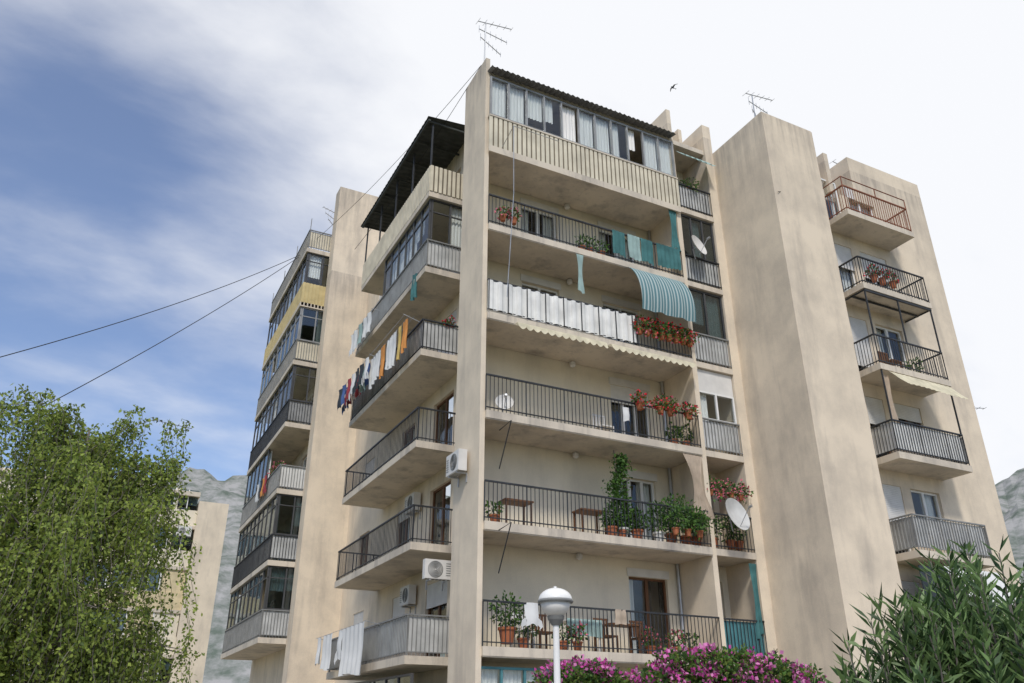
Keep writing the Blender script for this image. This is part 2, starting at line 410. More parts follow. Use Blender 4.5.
# ---- left tower
OX=.15
T.box(-1.0+OX,5,14.3,15.03,0,24.9)
XW=-.6+OX
T.box(XW,5,15.03,23.3,21.9,22.2)
T.box(XW,5,23.06,23.4,0,24.0)
T.box(XW+.02,5,14.98,23,21.7,21.9)
ZL=lambda j:4.87+H*j
lw=[]
for j in range(0,6):
    for (a,b) in [(16.2,17.8),(19.8,21.6)]:
        lw.append((a,b,ZL(j)+.5,ZL(j)+2.15)); window('y',XW,a,b,ZL(j)+.5,ZL(j)+2.15,n=2,curt=.5)
wall_holes(W,'y',XW,.24,15.03,23.06,0,21.7,lw)
XL=-2.0+OX;YA=15.08;YB=23.1
lk={0:'g:greyp',1:'bars:greyp',2:'g:white',3:'bars:alugrey',4:'g:beige',5:'g:ochre',6:'g:beige'}
for j in range(0,7):
    z=ZL(j); S.box(XL-.04,XW,YA-.02,YB,z-.2,z)
    kd=lk[j]
    if j==5:
        slats('y',XL,YA,YB,z-.15,z+1.0,'ochre'); slats('x',YA,XL,XW,z-.15,z+1.0,'ochre')
    else:
        rail('y',XL,YA,YB,z,kd); rail('x',YA+.02,XL+.03,XW,z,kd)
    if j<6:
        if j==2:
            glaze('y',XL+.06,YA+3.3,YB,z+1.0,z+2.6,5,fr='alum',glass='glassb',curt=.5)
            continue
        fr=['alum','alum','alum','alum','alugrey','alum'][j]; gl=['glassb','glassb','glass','glass','glassb','glass'][j]
        glaze('y',XL+.06,YA+.06,YB,z+1.0,z+2.6,9,fr=fr,glass=gl,curt=.5,transom=.45,open_=.08)
        glaze('x',YA+.08,XL+.1,XW-.02,z+1.0,z+2.6,2,fr=fr,glass=gl,curt=.5,transom=.45)
for y in np.linspace(YA,YB,4): P('terrace_posts','barg').box(XL,XL+.03,y,y+.03,ZL(6)+1,ZL(6)+1.6)
W.box(5,5.2,15.03,23.06,0,22); W.box(XT-.24,XT,1.5,14.3,0,20.3)
glaze('x',.2,FT,3.1,.9,3.0,5,fr='tealp',glass='glass',curt=.6)
P('ground_floor_base','wall').box(FT,XE,.1,.3,0,.88)
glaze('y',XS+.2,Y0,9.8,.9,3.0,7,fr='alum',glass='glassb',curt=.3); P('ground_floor_base','wall').box(XS+.1,XS+.3,Y0,9.8,0,.88)
for (x,y) in [(.86,2.2),(XE,1.42),(11.3,-1.46)]:
    P('downpipes','metal').tube([(x-.06,y,0),(x-.06,y,18.7)],.045,8)
for k in range(1,6):
    P('wall_lamps','plasticw').lathe(3.6,1.35,[(.04,Z(k)+2.42),(.09,Z(k)+2.46),(.09,Z(k)+2.55),(.05,Z(k)+2.6)],10)
for b in parts.values(): b.done()

# ------------------------------------------------------------ small objects
def cloth(name,m,p0,p1,length,amp=.03,per=.22,sag=0.,slant=(0,0),taper=0.):
    b=Bld(name,m);b.smooth=True
    p0=Vector(p0);p1=Vector(p1);d=p1-p0;n=max(6,int(d.length/.045));h=d.normalized();nr=Vector((-h.y,h.x,0))
    ph=random.uniform(0,6);rows=[]
    for i in range(n+1):
        t=i/n;r=[]
        for j in range(9):
            s=j/8
            tt=.5+(t-.5)*(1-taper*math.sin(math.pi*min(1,s*1.1)))
            q=p0+d*tt+nr*(amp*(.3+.7*s)*math.sin(ph+2*math.pi*t*d.length/per)+.01*math.sin(7*s+ph))
            q.z-=s*length*(1+.04*math.sin(5*t+ph))+sag*math.sin(math.pi*t)
            q.x+=slant[0]*s;q.y+=slant[1]*s
            r.append(q)
        rows.append(r)
    b.grid(rows);return b.done()
def shirt(m,ax,f,u,z,w=.45,l=.65):
    b=Bld('shirt',m);b.smooth=True;ph=random.uniform(0,6)
    def pt(uu,zz): 
        d=.03*math.sin(ph+14*uu)+.02*math.sin(9*zz)
        return (uu,f+d,zz) if ax=='x' else (f+d,uu,zz)
    rows=[]
    for i in range(11):
        t=i/10
        rows.append([pt(u+w*.5+(t-.5)*w*(1 if s<.8 else .8),z-l*s-(.03*math.cos(6.28*t) if s==1 else 0)) for s in (0,.2,.4,.6,.8,1)])
    b.grid(rows)
    for sg in(-1,1):
        c=u+w/2+sg*w*.5
        b.grid([[pt(c-sg*.02,z-l*.66),pt(c-sg*.04,z-l*.98)],[pt(c+sg*.09,z-l*.80),pt(c+sg*.05,z-l*1.08)],[pt(c+sg*.12,z-l*1.05),pt(c+sg*.03,z-l*1.2)]])
    return b.done()
def leafmesh(name,pts,dirs,length,width,mats,probs,parent=None,jit=.35,curl=.0):
    n=len(pts);pts=np.asarray(pts,float);d=np.asarray(dirs,float)+rng.normal(0,jit,(n,3))
    d/=np.linalg.norm(d,axis=1)[:,None]+1e-9
    s=np.cross(d,rng.normal(0,1,(n,3)));s/=np.linalg.norm(s,axis=1)[:,None]+1e-9
    L=length*rng.uniform(.65,1.25,(n,1));w=width*rng.uniform(.7,1.2,(n,1))
    nn_=np.cross(d,s)
    v=np.empty((n,4,3));v[:,0]=pts;v[:,1]=pts+d*L*.45+s*w/2+nn_*curl*L;v[:,2]=pts+d*L;v[:,3]=pts+d*L*.45-s*w/2+nn_*curl*L
    me=bpy.data.meshes.new(name);me.vertices.add(4*n);me.vertices.foreach_set('co',v.reshape(-1))
    me.loops.add(4*n);me.loops.foreach_set('vertex_index',np.arange(4*n,dtype=np.int32))
    me.polygons.add(n);me.polygons.foreach_set('loop_start',np.arange(0,4*n,4,dtype=np.int32));me.polygons.foreach_set('loop_total',np.full(n,4,dtype=np.int32))
    for m in mats: me.materials.append(M[m])
    me.polygons.foreach_set('material_index',rng.choice(len(mats),n,p=probs).astype(np.int32))
    me.update(calc_edges=True);o=bpy.data.objects.new(name,me);scene.collection.objects.link(o)
    if parent:o.parent=parent
    return o
def pot_plant(x,y,z,r=.13,h=.45,spread=.25,flower=None,n=160,hang=0.,name='potted_plant',potm='terra'):
    e=empty(name);b=Bld('pot',potm,e);b.smooth=False
    b.lathe(x,y,[(r*.7,z),(r*.95,z+r*1.5),(r*1.08,z+r*1.5),(r*1.08,z+r*1.8),(r*.9,z+r*1.8)],14);b.done()
    zt=z+r*1.8
    st=Bld('stems','pl2',e)
    for i in range(6):
        a=random.uniform(0,6.28);st.tube([(x,y,zt-.03),(x+math.cos(a)*spread*.4,y+math.sin(a)*spread*.4,zt+h*.6)],.006,4)
    st.done()
    q=rng.normal(0,1,(n,3));q/=np.linalg.norm(q,axis=1)[:,None];q*=rng.uniform(.25,1,(n,1))**.6
    pts=np.array([x,y,zt+h*.5])+q*np.array([spread,spread,h*.55]);pts[:,2]+=.06*np.sin(pts[:,0]*23)
    if hang:
        m=rng.random(n)<.4;pts[m,2]-=rng.uniform(0,hang,m.sum());pts[m,1]-=.1
    leafmesh('leaves',pts,q,.10,.06,['pl1','pl2'],[.65,.35],e)
    if flower:
        m=int(n*.5);leafmesh('flowers',pts[:m]+q[:m]*.05,q[:m],.075,.075,[flower,'pinkf'],[.75,.25],e)
    return e
def ac(x,y,z,ax='y',w=.8,h=.55,d=.3):
    e=empty('air_conditioner')
    b=Bld('casing','plasticw',e);g=Bld('grille','plasticg',e);br=Bld('brackets','metal',e)
    def lb(bb,u0,u1,d0,d1,z0,z1):
        if ax=='y':bb.box(x-d1,x-d0,y+u0,y+u1,z0,z1)
        else:bb.box(x+u0,x+u1,y-d1,y-d0,z0,z1)
    lb(b,0,w,.08,d,z,z+h);lb(b,.01,w-.01,d,d+.012,z+.01,z+h-.01)
    cu=w*.38;n=20
    for rr in (.04,.08,.12,.16,.20):
        pts=[]
        for i in range(n+1):
            a=2*math.pi*i/n;u=cu+rr*math.cos(a);zz=z+h/2+rr*math.sin(a)
            pts.append((x-d-.018,y+u,zz) if ax=='y' else (x+u,y-d-.018,zz))
        g.tube(pts,.012,4)
    for i in range(6): lb(g,w*.78,w*.95,d+.012,d+.018,z+.1+i*.06,z+.12+i*.06)
    for i in range(7): lb(g,.05+i*.1,.09+i*.1,.1,d-.03,z-.006,z)
    for u in (.15,w-.15):lb(br,u-.02,u+.02,0,d,z-.04,z-.007);lb(br,u-.02,u+.02,0,.03,z-.25,z-.04)
    for i in (b,g,br):i.done()
def dish(x,y,z,r=.4,dirv=(-.5,-.8,.45),armz=-.4,m='dishg'):
    e=empty('satellite_dish');b=Bld('reflector',m,e);b.smooth=True
    d=Vector(dirv).normalized();u=d.orthogonal().normalized();w=d.cross(u);c=Vector((x,y,z))
    for off in (0,.012):
        rows=[]
        for i in range(7):
            rr=r*i/6;row=[]
            for j in range(25):
                a=2*math.pi*j/24;row.append(c+(u*math.cos(a)+w*math.sin(a))*rr+d*(.28*rr*rr/r-off))
            rows.append(row)
        b.grid(rows)
    b.done();a=Bld('arm','metal',e)
    lo=c+Vector((0,0,-1))*r*.9+d*.2*r
    a.tube([lo,c+d*r*1.1],.012,5);a.tube([c+d*r*1.1,c+d*r*1.1+d*.1],.035,8)
    a.tube([c-d*.02,c-d*.15,(x,y+.12,z+armz)],.02,6);a.done()
def antenna(x,y,z,h=1.6,l=1.0,az=0.,n=7,double=False,tilt=0):
    e=empty('tv_antenna');b=Bld('mast','metal',e);b.tube([(x,y,z),(x+.03,y,z+h)],.022,6)
    for q,lv in enumerate([h-.05]+([h-.45,h-.85] if double else [])):
        a2=az+q*.25
        dx,dy=math.cos(a2),math.sin(a2);p0=Vector((x-dx*l*.2,y-dy*l*.2,z+lv));p1=Vector((x+dx*l*.8,y+dy*l*.8,z+lv+tilt));b.tube([p0,p1],.016,5)
        for i in range(n):
            p=p0.lerp(p1,i/(n-1));s=.16-.012*i;b.tube([p+Vector((0,0,s)),p+Vector((0,0,-s))] if q else [p+Vector((-dy*s,dx*s,0)),p+Vector((dy*s,-dx*s,0))],.007,4)
    b.done()
def chair(x,y,z,m='plasticw'):
    e=empty('chair');b=Bld('seat',m,e);b.box(x-.22,x+.22,y-.22,y+.22,z+.42,z+.46);b.done()
    b=Bld('backrest',m,e)
    for i in range(5):b.box(x-.2+i*.09,x-.15+i*.09,y+.2,y+.23,z+.5,z+.85)
    b.box(x-.22,x+.22,y+.195,y+.235,z+.85,z+.9);b.done()
    b=Bld('legs',m,e)
    for a in(-.2,.2):
        for c in(-.2,.2):b.box(x+a-.02,x+a+.02,y+c-.02,y+c+.02,z,z+.42)
    b.done()
def table(x,y,z,w=.9,d=.6,m='wood'):
    e=empty('table');b=Bld('top',m,e);b.box(x-w/2,x+w/2,y-d/2,y+d/2,z+.70,z+.74);b.done();b=Bld('legs',m,e)
    for a in(-1,1):
        for c in(-1,1):b.box(x+a*(w/2-.05)-.02,x+a*(w/2-.05)+.02,y+c*(d/2-.05)-.02,y+c*(d/2-.05)+.02,z,z+.70)
    b.done()
for i,x in enumerate([4.3,4.85,5.35]):
    cloth('towel','teal' if i!=1 else 'tealw',(x,-.09,Z(5)+1.01),(x+.45,-.09,Z(5)+1.0),.85,amp=.03,per=.15)
cloth('towel','teal',(5.95,-.09,Z(5)+1.0),(6.85,-.09,Z(5)+1.0),.8,amp=.03,per=.16)
cloth('curtain_drape','tealw',(2.95,-.1,Z(4)+2.55),(3.22,-.1,Z(4)+2.55),1.25,amp=.05,per=.1,taper=.4)
cloth('curtain_drape','teal',(6.6,-.05,Z(5)+2.5),(6.9,-.05,Z(5)+2.5),1.5,amp=.05,per=.13,taper=.4)
cloth('curtain_drape','cbrown',(6.25,-.05,Z(2)+2.55),(6.92,-.05,Z(2)+2.55),1.7,amp=.05,per=.13,taper=.55,slant=(.2,0))
cloth('curtain_drape','teal',(8.25,.0,Z(1)+2.5),(8.52,.0,Z(1)+2.5),1.9,amp=.05,per=.12,taper=.4)
def awning(name,m,x0,x1,ytop,ztop,out,drop):
    b=Bld(name,m);b.smooth=True;rows=[]
    for i in range(41):
        x=x0+(x1-x0)*i/40;r=[]
        for j in range(15):
            t=j/14;r.append((x+.15*t,ytop-out*math.sin(t*2.1)+.02*math.sin(x*16)*t,ztop-drop*t**1.35-.02*math.sin(x*9)*t))
        rows.append(r)
    b.grid(rows);b.done()
awning('striped_awning','awn',4.75,6.7,-.09,Z(5)-.2,.5,1.6)
b=Bld('scalloped_awning','cream')
for (x0,x1) in [(.9,3.7),(3.85,6.8)]:
    rows=[]
    n=int((x1-x0)/.02)
    for i in range(n+1):
        x=x0+(x1-x0)*i/n;dz=.08*abs(math.sin(math.pi*(x-x0)/.22));rows.append([(x,-.1,Z(4)-.24),(x,-.34,Z(4)-.28),(x,-.42,Z(4)-.42-dz)])
    b.grid(rows)
b.done()
cloth('curtain_drape','tealw',(XF+.02,-.02,Z(6)+2.3),(XG-.05,-.02,Z(6)+2.3),.5,amp=.03,slant=(0,-.45))
for x in np.arange(5.0,6.9,.26): pot_plant(x,-.17,Z(4)+.35,.10,.30,.20,'redf',130,hang=.2,name='potted_geranium')
for x in (4.8,5.5,5.85,6.5): pot_plant(x,-.18,Z(3)+.76,.11,.26,.2,'redf',140,hang=.2,name='potted_geranium')
for x,h,s in [(3.9,.5,.25),(4.25,1.1,.3),(4.7,.5,.25),(5.4,.8,.3),(5.8,1.05,.35),(6.3,1.1,.4),(6.65,.8,.33)]: pot_plant(x,.2,Z(2),.16,h,s,None,330,potm=random.choice(['terra','plasticw','terra']))
for x in (5.7,6.1,6.5): pot_plant(x,-.15,Z(2)+.2,.10,.6,.3,None,200,hang=.2)
for x in (6.2,6.6): pot_plant(x,.2,Z(3),.12,.45,.22,None,140)
for x in (7.3,7.9,8.2): pot_plant(x,.25,Z(2)+.1,.13,.7,.25,None,200)
for x in (7.25,7.6,8.0,8.35): pot_plant(x,.12,Z(2)+1.5,.09,.3,.26,'pinkf',120,hang=.35)
pot_plant(7.75,.2,Z(6)+.8,.12,.3,.35,None,160,hang=.2)
for x in (.9,.55): pot_plant(x,-.12,Z(5)+.15,.1,.25,.17,'pinkf',80)
for x in (3.6,3.3,4.0): pot_plant(x,.1,Z(5)+.0,.11,.35,.2,None,80)
pot_plant(.9,.25,Z(1)+.1,.2,.7,.38,None,340);pot_plant(6.2,.3,Z(1),.13,.4,.2,None,100);pot_plant(5.0,.35,Z(1),.13,.35,.2,'pinkf',100);pot_plant(1.35,.3,Z(1),.14,.4,.3,None,160)
for x in (2.3,2.7,5.6): pot_plant(x,.1,Z(1),.12,.35,.22,random.choice(['pinkf',None]),110)
for x in (.5,4.2): pot_plant(x,.15,Z(2),.12,.3,.2,None,90)
q=[];qd=[]
e=empty('climbing_vine');st=Bld('stem','bark',e);st.tube([(4.15,.3,Z(2)),(4.2,.25,Z(2)+1.2),(4.1,.2,Z(2)+2.4)],.015,5);st.done()
for i in range(1300):
    t=random.random()**.8;q.append((4.2+.12*math.sin(t*9)+random.gauss(0,.2-.1*t),.22+random.gauss(0,.08),Z(2)+.2+2.1*t));qd.append((random.gauss(0,1),-.5,-.3))
leafmesh('leaves',q,qd,.09,.07,['pl1','pl2'],[.6,.4],e)
table(1.3,.6,Z(2),.8,.5,'wood');table(3.5,.6,Z(2),.8,.5,'wood');table(3.0,.55,Z(1),1.0,.6,'whitepaint');table(4.3,.6,Z(1),.9,.5,'wood')
for x in (2.1,3.9,5.0): chair(x,.7,Z(1),'wood')
chair(1.6,.8,Z(1));chair(4.2,.8,Z(3))
cloth('tablecloth','tealw',(2.5,.24,Z(1)+.76),(3.5,.24,Z(1)+.76),.4,amp=.02)
shirt('cwhite','x',-.1,1.2,Z(1)+1.0,.35,.5);cloth('towel','cbrown',(3.7,-.08,Z(1)+1.0),(4.0,-.08,Z(1)+1.0),.35)
cloth('towel','cwhite',(4.3,-.08,Z(3)+.8),(4.5,-.08,Z(3)+.8),.4)
dish(.75,.15,Z(3)+.35,.24,(-.3,-.9,.3),-.3,'plasticw')
dish(7.4,-.3,Z(5)+1.15,.38,(.3,-.9,.25),-.4,'plasticw');dish(7.55,-.40,Z(2)+.85,.48,(.2,-.9,.25),-.4,'dishg')
z=Z(4)+1.0
for (y,w,l,m) in [(3.3,.42,1.0,'corange'),(3.8,.38,1.15,'cyellow'),(4.25,.5,1.15,'cwhite'),(4.8,.45,1.0,'cwhite'),(5.3,.45,1.1,'corange'),(5.8,.5,.95,'cwhite'),(6.35,.45,1.05,'cwhite')]:
    cloth('towel',m,(XS-.35,y,z+.12),(XS-.35,y+w,z+.12),l,amp=.04,per=.25)
for (y,m) in [(6.9,'cblue'),(7.4,'tealw'),(7.9,'cred'),(8.4,'cwhite'),(8.9,'cred'),(9.4,'cblue')]: shirt(m,'y',XS-.35,y,z+.12,.44,.8)
for (y,m) in [(6.6,'cwhite'),(7.1,'cdark'),(7.6,'cdark'),(8.1,'cwhite'),(8.6,'cred'),(9.1,'cblue'),(9.55,'cdark')]: shirt(m,'y',XS-.52,y,z+.12,.42,.75)
b=Bld('clothes_line','metal')
for o in (-.2,-.35,-.5): b.tube([(XS+o,3.2,z+.13),(XS+o,10.0,z+.13)],.006,4)
for y in (3.2,6.4,10.0): b.tube([(XS,y,z-.02),(XS-.55,y,z+.13)],.012,5)
b.done()
z5=Z(5)+.6
for (y,m) in [(7.6,'cwhite'),(8.1,'cwhite'),(8.6,'tealw'),(9.1,'cwhite'),(9.5,'cwhite')]: shirt(m,'y',XS-.25,y,z5,.4,.8)
b=Bld('clothes_line','metal');b.tube([(XS-.25,7.5,z5+.01),(XS-.25,10.0,z5+.01)],.006,4);b.tube([(XS,7.5,z5),(XS-.3,7.5,z5+.01)],.01,4);b.tube([(XS,10,z5),(XS-.3,10,z5+.01)],.01,4);b.done()
cloth('towel','teal',(XS-.05,3.6,Z(5)+.1),(XS-.05,4.0,Z(5)+.2),.9,amp=.06)
for (y,w,l,m) in [(5.2,2.0,1.3,'cwhite'),(8.4,1.0,1.0,'cwhite'),(9.6,.5,.8,'cwhite')]:
    cloth('bed_sheet',m,(XS-.4,y,Z(1)+1.02),(XS-.4,y+w,Z(1)+1.02),l,amp=.05,per=.4)
shirt('cwhite','y',XS-.4,7.4,Z(1)+1.02,.45,.8)
b=Bld('clothes_line','metal')
for o in(-.4,): b.tube([(XS+o,5.1,Z(1)+1.03),(XS+o,10.1,Z(1)+1.03)],.007,4)
for y in(5.1,7.3,10.1): b.tube([(XS,y,Z(1)+.95),(XS-.45,y,Z(1)+1.03)],.012,5)
b.done()
pot_plant(.3,Y0+.15,Z(4)+.8,.1,.2,.22,'redf',120)
for y,m in [(17,'cred'),(17.5,'corange'),(18.1,'cdark'),(18.6,'cwhite')]: shirt(m,'y',XL-.12,y,ZL(2)+1.1,.42,.75)
for y in (16.2,16.9): pot_plant(XL+.2,y,ZL(2)+.75,.12,.4,.28,'pinkf',140)
ac(0,.55,7.55,'y');ac(XS+.3,Y0-.02,Z(2)-.95,'x',.75,.5,.25);ac(.9,6.1,Z(3)-1.1,'y');ac(.9,6.1,Z(2)-1.1,'y',.75)
ac(FT,-0.0,.75,'x',.7,.5)
b=Bld('awning_frame','bar')
for zz in (Z(2)-1.2,Z(3)-1.5): b.tube([(.5,-.1,zz+1.0),(.5,-.75,zz+1.05),(.5,-.1,zz-.0)],.015,5)
b.done()
b=Bld('clothes_rack','metal');
b.tube([(.5,-.1,Z(6)-.1),(.5,-.9,Z(6)+.15),(.5,-.9,Z(5)+.6),(.5,-.5,Z(4)+.3)],.01,5);b.tube([(.5,-.9,Z(6)+.15),(2.,-.9,Z(6)+.15)],.01,5);b.done()
cloth('awning','cream',(12.5,-2.42,Z(3)+2.58),(15.2,-2.42,Z(3)+2.58),.62,amp=.02,slant=(0,-.55))
cloth('awning','cwhite',(12.9,-2.5,Z(1)+2.4),(15.2,-2.5,Z(1)+2.4),1.0,amp=.03,slant=(0,-.5))
cloth('curtain_drape','cbrown',(12.3,-2.3,Z(3)+2.5),(12.6,-2.3,Z(3)+2.5),1.5,amp=.05,taper=.4)
P2=Bld('ground_shade_panel','cdark');P2.box(12.2,15.3,-2.3,-2.26,Z(1)+.3,Z(1)+2.4);P2.done()
for x in (13.2,13.6,14.1): pot_plant(x,-2.1,Z(5)+.45,.12,.3,.2,'redf',90)
pot_plant(14.5,-1.9,Z(4)+.02,.14,.5,.25,None,140);chair(13.4,-1.9,Z(4),'wood')
b=Bld('roof_railing','rust');b.tube([(12.2,-2.4,Z(6)+1.35),(15.3,-2.4,Z(6)+1.35)],.02,5)
for x in (12.2,13.8,15.3):b.tube([(x,-2.4,Z(6)+.9),(x,-2.4,Z(6)+1.35)],.02,5)
b.tube([(12.2,-2.4,Z(6)+1.35),(12.2,-1.4,Z(6)+1.35)],.02,5)
b.done()
antenna(.25,.7,20.7,2.3,1.3,R(5),6,True,.35);antenna(9.5,-1.6,20.25,1.6,1.4,R(5),6,True,.35);antenna(6.0,1.8,20.5,1.5,1.2,R(190),6)
antenna(15.4,0,20.9,1.2,1.5,R(5),6);antenna(-.6,15.5,22.2,2.0,1.,R(200),6,True);antenna(-1.0,18.5,22.2,1.6,1.2,R(240),6,True);antenna(XR+.1,-1.,11,.9,.9,R(-20),5)
def cable(pts,sag,r=.012):
    a,c=Vector(pts[0]),Vector(pts[1]);q=[]
    for i in range(25):
        t=i/24;p=a.lerp(c,t);p.z-=sag*4*t*(1-t);q.append(p)
    b=Bld('overhead_cable','black');b.tube(q,r,5);b.done()
cable([(-1.9,16.6,22.1),(-14.2,2.8,7.4)],.5,.014);cable([(-1.9,16.8,22.1),(-14.2,2.8,4.3)],.5,.014)
cable([(.1,.6,21.0),(-1.5,15.2,22.3)],.35,.009);cable([(.1,.6,21.0),(-1.0,10,19.0)],.3,.009)
cable([(9.0,-2.5,17.0),(12.1,-1.5,18.8)],.05,.01)
e=empty('utility_pole');b=Bld('post','bark',e);b.tube([(-14.2,2.8,0),(-14.2,2.8,7.8)],[.14,.10],10);b.done();b=Bld('crossarm','bark',e);b.box(-14.9,-13.5,2.74,2.86,7.3,7.4);b.done()
b=Bld('bird','cdark');c=Vector((12.3,5.6,29.3))
b.tube([c+Vector((-.1,0,.02)),c+Vector((-.05,0,.02)),c,c+Vector((.08,0,0)),c+Vector((.14,0,0))],[.005,.03,.035,.02,.004],8)
for s in(-1,1): b.grid([[c+Vector((-.05,0,.01)),c+Vector((.05,0,.01))],[c+Vector((-.02,s*.14,.07)),c+Vector((.05,s*.14,.07))],[c+Vector((.08,s*.30,.03)),c+Vector((.10,s*.30,.03))]])
b.grid([[c+Vector((.12,0,0)),c+Vector((.13,0,0))],[c+Vector((.2,.04,0)),c+Vector((.2,-.04,0))]]);b.done()
def lamp(x,y):
    e=empty('street_lamp');b=Bld('post','whitepaint',e);b.smooth=True
    b.lathe(x,y,[(.09,0),(.09,.5),(.045,.6),(.035,2.72),(.035,2.76)],14);b.done()
    b=Bld('collar','plasticg',e);b.lathe(x,y,[(.05,2.74),(.09,2.80),(.10,2.84),(.06,2.85)],20);b.done()
    b=Bld('diffuser','plasticw',e);b.smooth=True;b.lathe(x,y,[(.09,2.84),(.15,2.91),(.18,2.985)],28);b.done()
    b=Bld('rim','plasticg',e);b.lathe(x,y,[(.20,2.985),(.208,3.0),(.20,3.015)],28);b.done()
    b=Bld('dome','globe',e);b.smooth=True;b.lathe(x,y,[(.198,3.015)]+[(.198*math.cos(t),3.015+.14*math.sin(t)) for t in np.linspace(.1,1.5,9)]+[(.02,3.17)],28);b.done()
lamp(-8.23+.891*.66+.454*9.9,-17.58-.454*.66+.891*9.9)

# ------------------------------------------------------------ vegetation
def weeping_tree(x,y,h=6.9,rad=2.0,ns=520):
    e=empty('birch_tree');b=Bld('trunk',"bark",e);b.smooth=True
    tr=[(x+.15*math.sin(t*2.5),y+.1*math.cos(t*3),h*.93*t) for t in np.linspace(0,1,9)]
    b.tube(tr,[.15,.14,.13,.115,.10,.08,.06,.04,.015],8)
    ends=[]
    for i in range(44):
        t=random.uniform(.28,.97);p=Vector(tr[int(t*8)]).lerp(Vector(tr[min(8,int(t*8)+1)]),t*8-int(t*8))
        a=i*2.4+random.uniform(-.4,.4);L=rad*(1.2-.62*t)*random.uniform(.6,1.08)
        d=Vector((math.cos(a),math.sin(a),0));pts=[p]
        for s in (.33,.66,1): pts.append(p+d*L*s+Vector((random.uniform(-.08,.08),random.uniform(-.08,.08),L*.5*math.sin(s*2.1))))
        b.tube(pts,[.045*(1.2-t),.03*(1.2-t),.018*(1.2-t),.006],5)
        ends.append(pts)
    b.done()
    pts=[];dr=[];tw=Bld('twigs','bark',e)
    for i in range(ns):
        pl=random.choice(ends);s=random.uniform(.1,1)*3;k=min(2,int(s));p=pl[k].lerp(pl[k+1],s-k)
        p=p+Vector((random.gauss(0,.12),random.gauss(0,.12),random.gauss(.06,.12)))
        L=random.uniform(.5,2.0)*(.5+.25*s);a=random.uniform(0,6.28);dx,dy=math.cos(a)*.24,math.sin(a)*.24
        q=[]
        m=int(L/.021)
        for j in range(m):
            t=j/m;c=(p.x+dx*t*L+.05*math.sin(9*t+a),p.y+dy*t*L,p.z+.16*math.sin(t*3)*(1-t)-L*t**1.2)
            if c[2]<.8:break
            q.append(c)
            pts.append((c[0]+random.gauss(0,.05),c[1]+random.gauss(0,.05),c[2]));dr.append((random.gauss(0,.8),random.gauss(0,.8),-.8))
        if len(q)>6: tw.tube(q[::6],.004,3)
    tw.done()
    leafmesh('leaves',pts,dr,.075,.045,['leaf1','leaf2','leaf3'],[.52,.36,.12],e)
weeping_tree(-8.55,-2.7,6.7,2.45,1450)
weeping_tree(-10.9,-2.0,6.6,2.2,900)
def oleander(x,y,h,rad,n=230):
    e=empty('oleander_bush');st=Bld('stems','bark',e);pts=[];dr=[]
    for i in range(n):
        a=random.uniform(0,6.28);rr=rad*random.uniform(0,1)**.5;hh=h*(1-.45*(rr/rad)**2)*random.uniform(.72,1.04)
        b0=Vector((x+math.cos(a)*rr*.25,y+math.sin(a)*rr*.25,0));b1=Vector((x+math.cos(a)*rr*.75,y+math.sin(a)*rr*.75,hh*.6));b2=Vector((x+math.cos(a)*rr,y+math.sin(a)*rr,hh))
        st.tube([b0,b1,b2],[.014,.009,.004],4)
        for j in range(12):
            t=1-j/12*.75;p=b1.lerp(b2,t);d=(b2-b1).normalized()
            for k in range(3):
                aa=j*1.05+k*2.09;pts.append(tuple(p));dr.append((math.cos(aa)*.85+d.x,math.sin(aa)*.85+d.y,d.z*(.95 if j<4 else .55)))
    st.done();leafmesh('leaves',pts,dr,.155,.027,['ole1','ole2'],[.6,.4],e,jit=.22,curl=.06)
oleander(-2.45,-13.8,2.72,.95,250);oleander(-1.65,-13.3,3.05,.9,170);oleander(-3.0,-13.6,2.45,.8,170);oleander(-3.4,-13.2,2.0,.55,80)
def bush(name,cs,lm,lp,flm=None,n=9000,ls=.08,lw=.05,thr=-.05):
    e=empty(name);st=Bld('branches','bark',e);pts=[];dr=[];fp=[];fd=[]
    tot=sum(c[3] for c in cs)
    for (x,y,z,r) in cs:
        st.tube([(x,y,0),(x+.1,y,z*.5),(x,y,z)],[.03,.02,.008],5)
        m=int(n*r/tot)
        for i in range(m):
            v=Vector((random.gauss(0,1),random.gauss(0,1),random.gauss(0,1))).normalized();k=random.uniform(.35,1.)**.5
            w=1+.45*mnoise.noise(v*2.2+Vector((x,y,z)))+.4*mnoise.noise(v*6+Vector((y,x,z)))
            p=Vector((x,y,z))+Vector((v.x,v.y,v.z*.8))*r*k*w
            if p.z<.05: continue
            pts.append(tuple(p));dr.append(tuple(v))
            if flm and mnoise.noise(p*3.2)>thr and k>.72: fp.append(tuple(p+v*.03));fd.append(tuple(v))
    st.done();leafmesh('leaves',pts,dr,ls,lw,lm,lp,e,jit=.8)
    if fp: leafmesh('flowers',fp,fd,.075,.07,flm,[.5,.5],e,jit=.9)
cs=[]
for a,z,r in [(.8,2.3,.42),(1.15,2.4,.42),(1.55,2.35,.42),(2.0,2.15,.42),(2.45,2.3,.42),(2.9,2.6,.42),(3.4,2.62,.42),(3.9,2.6,.42),(4.4,2.5,.4),(4.9,2.3,.42),(5.3,2.0,.42),(1.2,1.2,.9),(2.4,1.2,.9),(3.6,1.2,1.),(4.7,1.2,1.)]:
    cs.append((-1.3+.891*a,-4.27-.454*a,z,r))
bush('bougainvillea_bush',cs,['pl1','pl2','leaf2'],[.4,.3,.3],['mag','mag2'],28000,thr=-.04)
bush('shrub',[(-7.4,3.7,1.8,1.),(-6.1,5.2,1.6,.9),(-8.5,3.,1.4,1.)],['pl1','pl2'],[.5,.5],None,6000)

